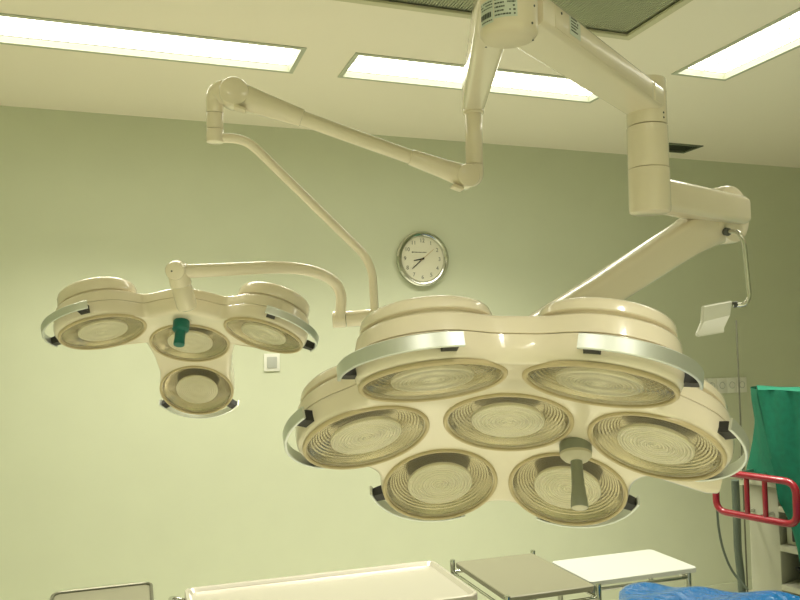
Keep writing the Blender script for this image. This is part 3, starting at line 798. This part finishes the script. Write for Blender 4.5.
# ------------------------------------------------------------------ blue covered operating bed
bc = V((1.80, 2.61, 0)); bx = V((.81, -.59, 0)).normalized(); by = V((-bx.y, bx.x, 0))*-1      # by: toward the viewer
if by.y > 0: by = -by
t = thing('operating_bed', 'operating bed under a crumpled shiny blue plastic cover at the bottom right', 'bed', bc+bx*.95+by*.3)
Bm = Matrix(((bx.x, by.x, 0, bc.x), (bx.y, by.y, 0, bc.y), (0, 0, 1, 0), (0, 0, 0, 1)))
LB, WB = 1.9, .6; g = G(); nx, ny = 96, 44; vs = []
rn = random.Random(3); waves = [(rn.uniform(6, 40), rn.uniform(6, 40), rn.uniform(0, 6), rn.uniform(.0008, .003)) for _ in range(14)]
def prof1(u, Lx, drop, rad):
    """path over an edge: u in [-drop, Lx+drop] -> (x, z below top)"""
    if u < 0:
        s0 = -u
        return (-min(rad, .0)-0.012*min(1, s0/.1), -s0)
    if u > Lx: s0 = u-Lx; return (Lx+.012*min(1, s0/.1), -s0)
    return (u, 0)
for i in range(nx+1):
    u = -.14+(LB+.28)*i/nx; xx, zx = prof1(u, LB, .14, .03)
    for j in range(ny+1):
        v_ = -.14+(WB+.28)*j/ny; yy, zy = prof1(v_, WB, .14, .03)
        du = max(0, .035-min(xx, LB-xx)); dv = max(0, .035-min(yy, WB-yy)); rd = .012*(min(du/.035, 1)**2+min(dv/.035, 1)**2)
        z = .915+min(zx, zy)-rd+sum(a*math.sin(fx_*xx+fy_*yy+p) for fx_, fy_, p, a in waves)
        sw = .004*math.sin(26*xx+3*yy)*(1 if zy < 0 else 0); sv = .004*math.sin(24*yy+1)*(1 if zx < 0 else 0)
        vs.append((xx+sv, yy+sw, z))
g.add(vs, [(i*(ny+1)+j, (i+1)*(ny+1)+j, (i+1)*(ny+1)+j+1, i*(ny+1)+j+1) for i in range(nx) for j in range(ny)], Bm)
g.build('plastic_cover', 'blue', t, angle=80)
G().box((.01, .01, .80), (LB-.01, WB-.01, .885), .03, Bm).build('mattress', 'dark', t)
G().box((.03, .03, .745), (LB-.03, WB-.03, .799), .01, Bm).build('bed_frame', 'steel', t)
G().box((.75, .17, .12), (1.15, .43, .744), .03, Bm).build('column', 'steel', t)
G().box((.45, .08, .0), (1.45, .52, .119), .03, Bm).build('base', 'steel', t)

# ------------------------------------------------------------------ equipment cart at right, with green cloth
pl_ = at(715, 500, 3.75); pr_ = at(797, 500, 3.42); cx_ = V((pr_.x-pl_.x, pr_.y-pl_.y, 0)).normalized(); cy_ = V((-cx_.y, cx_.x, 0))   # cy_ away from the viewer
if cy_.dot(FW) < 0: cy_ = -cy_
CO = V((pl_.x, pl_.y, 0)); Cm = Matrix(((cx_.x, cy_.x, 0, CO.x), (cx_.y, cy_.y, 0, CO.y), (0, 0, 1, 0), (0, 0, 0, 1)))
def loc(px, py, yl):
    """cart-local x and z of the point seen at (px, py) on the cart plane local y = yl"""
    d = at(px, py, 1)-EYE; n = V(cy_); k = ((CO+cy_*yl)-EYE).dot(n)/d.dot(n); p = Cm.inverted() @ (EYE+d*k); return p.x, p.z
CF = .12                       # cart front
CXL = loc(750, 560, CF)[0]; CW = loc(781, 560, CF)[0]-CXL; CXR = CXL+.78; CTOP = loc(760, 479, CF)[1]
SH = [loc(790, 586, CF)[1], loc(790, 547, CF)[1], loc(790, 508, CF)[1]]
t = thing('equipment_cart', 'pale equipment cart with a red handrail, partly under green cloth at the right edge', 'cart', CO+cx_*.5+cy_*.35)
CB = CF+.5
G().box((CXL, CF, .12), (CXL+CW, CB, CTOP-.031), .012, Cm).build('side_column', 'cart', t)
G().box((CXR-.07, CF, .12), (CXR, CB, CTOP-.031), .012, Cm).build('side_column', 'cart', t)
G().box((CXL+CW+.001, CB-.05, .12), (CXR-.071, CB-.02, CTOP-.031), .004, Cm).build('back_panel', 'dark', t)
for zz in SH: G().box((CXL+CW+.001, CF-.01, zz-.026), (CXR-.071, CB-.051, zz), .004, Cm).build('shelf', 'cart', t)
G().box((CXL-.01, CF-.02, CTOP-.03), (CXR+.01, CB+.01, CTOP), .006, Cm).build('cart_top', 'cart', t)
G().box((CXL-.03, CF-.06, .07), (CXR+.03, CB+.04, .119), .015, Cm).build('base', 'dark', t)
for a in (CXL+.03, CXR-.03):
    for b_ in (CF, CB-.02):
        g = G(); p = Cm @ V((a, b_, 0)); g.lathe([(0, -.015), (.03, -.015), (.035, -.01), (.035, .01), (.03, .015), (0, .015)], Matrix(((1, 0, 0, p.x), (0, 0, 1, p.y), (0, 1, 0, .0355), (0, 0, 0, 1))), 24); g.build('castor', 'black', t)
# red rail
RY = -.03
zt_ = loc(735, 474, RY)[1]; zb_ = loc(735, 514, RY)[1]; rx0 = loc(716, 495, RY)[0]; rx1 = loc(796.5, 500, RY)[0]
loop = [V((rx0, RY, zb_)), V((rx1, RY, zb_)), V((rx1, RY, zt_)), V((rx0, RY, zt_))]
def closed_loop(P, rad, n=6):
    o = []
    for i in range(len(P)):
        a, b_, c_ = P[i-1], P[i], P[(i+1) % len(P)]; q1 = b_+(a-b_).normalized()*rad; q2 = b_+(c_-b_).normalized()*rad
        for k_ in range(n+1): s0 = k_/n; o.append((1-s0)**2*q1+2*s0*(1-s0)*b_+s0*s0*q2)
    return o
lp = [Cm @ v for v in closed_loop(loop, .055)]
g = G(); g.tube(lp+[lp[0]], .0165, 14, cap=False)
rb = [loc(747, 495, RY)[0], loc(765, 495, RY)[0]]
for xx in rb: rod(g, Cm @ V((xx, RY, zb_)), Cm @ V((xx, RY, zt_)), .012, 14)
rail = g.build('handrail', 'red', t)
for xx in (CXL+.03, CXL+CW-.03):
    for zz in ((zb_, zt_)): rod(G(), Cm @ V((xx, RY+.01, zz)), Cm @ V((xx, CF+.01, zz)), .008, 12).build('bracket', 'steel', rail)
# drip pole fixed to the cart
PD = 3.98
pp = at(742.5, 470, PD); ptop = at(738.6, 320, PD).z
g = G(); rod(g, (pp.x, pp.y, .30), (pp.x, pp.y, ptop), .0042, 12, .001)
pole = g.build('drip_pole', 'dark_steel', t)
rod(G(), (pp.x, pp.y, at(742, 475, PD).z), (pp.x, pp.y, at(742, 457, PD).z), .014, 16).build('pole_clamp', 'chrome', pole)
pq = Cm.inverted() @ pp
for zz in (.45, CTOP-.08): G().box((pq.x-.014, pq.y-.014, zz), (CXL+.004, pq.y+.014, zz+.025), .003, Cm).build('pole_bracket', 'steel', t)
# hose hanging from the rail
def lp3(px, py, yl): a, b_ = loc(px, py, yl); return Cm @ V((a, yl, b_))
hp = [lp3(735, 480, .16), lp3(736, 500, .17), lp3(737, 525, .18), lp3(738, 550, .19), lp3(741, 578, .2), lp3(744, 620, .2)]
g = G(); g.tube(catmull(hp, 8), .019, 14); g.build('hose', 'hose', t)
hp = [lp3(717, 509, .02), lp3(719, 530, .04), lp3(724, 552, .08), lp3(733, 572, .13), lp3(748, 590, .16)]
g = G(); g.tube(catmull(hp, 8), .006, 12); g.build('hose', 'hose', t)

# black devices and cable on the shelves
SX0, SX1 = CXL+CW+.015, CXR-.085
d_ = thing('recorder', 'black box device on the top shelf of the equipment cart behind the red rail', 'device', Cm @ V(((SX0+SX1)/2, .35, SH[2])))
G().box((SX0, CF+.03, SH[2]+.001), (SX1, CB-.07, CTOP-.05), .008, Cm).build('case', 'dark', d_)
G().box((SX0+.02, CF+.022, SH[2]+.02), (SX0+.22, CF+.0295, CTOP-.07), .003, Cm).build('screen', 'black', d_)
for k_ in range(3):
    p = V((SX0+.27+.05*k_, CF+.03, SH[2]+.07)); rod(G(), Cm @ p, Cm @ (p-V((0, .012, 0))), .011, 16).build('knob', 'white', d_)
d_ = thing('monitor_unit', 'grey device with a black front panel on the middle shelf of the cart', 'device', Cm @ V(((SX0+SX1)/2, .35, SH[1])))
G().box((SX0, CF+.03, SH[1]+.001), (SX1, CB-.07, SH[1]+.09), .006, Cm).build('case', 'grille', d_)
G().box((SX0+.03, CF+.0225, SH[1]+.02), (SX1-.05, CF+.0295, SH[1]+.075), .003, Cm).build('front_panel', 'black', d_)
rc = random.Random(11); cps = []
for k_ in range(26): cps.append(Cm @ V((SX0+.01+rc.random()*.33, CF+.02+rc.random()*.22, SH[0]+.006+rc.random()*.09)))
tag(G().tube(catmull(cps, 6), .0052, 8).build('cable', 'black'), 'tangled black cable lying on the lower shelf of the cart', 'cable')

# green cloth over a boxy monitor on the cart top, its front flap hanging before the shelves
zt2 = loc(775, 390.5, .02)[1]; cxa = loc(756.5, 396, .02)[0]
m_ = thing('monitor', 'boxy monitor hidden under the green cloth on the cart', 'monitor', Cm @ V((cxa+.32, .35, CTOP)))
G().box((cxa+.13, .10, CTOP+.001), (cxa+.58, .27, zt2-.02), .02, Cm).build('case', 'dark', m_)
edge_px = [(756.5, 396), (760, 412), (763, 429), (768, 450), (774, 469), (778, 500), (785, 518), (791, 534), (797, 552), (802, 575), (806, 600)]
edge = [loc(a, b_, .04) for a, b_ in edge_px]          # (x, z) of the front flap's left edge
def xl_at(z):
    for (xa, za), (xb, zb) in zip(edge, edge[1:]):
        if za >= z >= zb: return xa+(xb-xa)*(za-z)/(za-zb)
    return edge[0][0] if z > edge[0][1] else edge[-1][0]
g = G(); xr = cxa+.66; vs = []
# front flap
NU, NV = 40, 60; zlow = edge[-1][1]
for side in (0, 1):
    for i in range(NU+1):
        for j in range(NV+1):
            z = zt2-(zt2-zlow)*j/NV; u = i/NU; xl = xl_at(z); x_ = xl+(xr-xl)*u; f = j/NV
            y_ = .035+.030*max(0, .06-f)/.06*0+.014*f**.5*math.sin(x_*34+f*3)+.007*math.sin(x_*71-f*4)+.03*math.exp(-((x_-xl)/.02)**2)*min(1, f*4)*.4
            vs.append((x_, y_+.003*side, z))
n_ = (NU+1)*(NV+1); W1 = NV+1
fs = []
for i in range(NU):
    for j in range(NV):
        q4 = (i*W1+j, (i+1)*W1+j, (i+1)*W1+j+1, i*W1+j+1); fs.append(q4); fs.append(tuple(n_+k_ for k_ in q4[::-1]))
for i in range(NU):
    for j in (0, NV): fs.append((i*W1+j, n_+i*W1+j, n_+(i+1)*W1+j, (i+1)*W1+j))
for j in range(NV):
    for i in (0, NU): fs.append((i*W1+j, i*W1+j+1, n_+i*W1+j+1, n_+i*W1+j))
g.add(vs, fs, Cm)
cor = [loc(a, b_, .30) for a, b_ in ((757, 398), (761, 420), (758, 438), (751.5, 458), (748, 476))]
# top and back part of the cloth, wrapped round the monitor
vs = []; ns = 24; yb = .30
path = [(.036+.0*k_, 0) for k_ in range(1)]+[(.036+(yb-.036)*k_/10, .004*math.sin(k_*1.3)) for k_ in range(1, 11)]+[(yb+.012*math.sin(k_*.9), -(zt2-CTOP-.02)*k_/8) for k_ in range(1, 9)]
for i in range(ns+1):
    for (y_, dz) in path:
        xl_ = cxa+(cor[0][0]-cxa)*min(1, (y_-.036)/.264); x_ = xl_+(xr-xl_)*i/ns
        vs.append((x_, y_, zt2+dz+.002*math.sin(x_*25)))
W2 = len(path); g.add(vs, [(i*W2+j, (i+1)*W2+j, (i+1)*W2+j+1, i*W2+j+1) for i in range(ns) for j in range(W2-1)], Cm)
# left side, hanging from the top edge in a pointed corner
vs = []; nv = 24; nu = 14
def xc_at(z):
    for (xa, za), (xb, zb) in zip(cor, cor[1:]):
        if za >= z >= zb: return xa+(xb-xa)*(za-z)/(za-zb)
    return cor[0][0] if z > cor[0][1] else cor[-1][0]
zc0 = CTOP+.012
for j in range(nv+1):
    z = zt2+(zc0-zt2)*j/nv; f = j/nv
    for i in range(nu+1):
        u = i/nu; xf = xl_at(z)+.004; y_ = .038+(.30-.038)*u
        k_ = math.sin(PI*min(1, u*1.0)); xm = min(xf, cxa)+(xc_at(z)-cxa-.03)*k_*f if False else xf+(min(xc_at(z), xf)-xf)*math.sin(PI*.5*u)+.008*math.sin(u*14+f*4)*f
        vs.append((xm if u < .98 or True else cxa, y_, z))
W3 = nu+1; g.add(vs, [(j*W3+i, j*W3+i+1, (j+1)*W3+i+1, (j+1)*W3+i) for j in range(nv) for i in range(nu)], Cm)
gc = g.build('draped_cloth', 'green_cloth', None, angle=80); tag(gc, 'green surgical cloth draped over the top of the equipment cart at right', 'cloth')
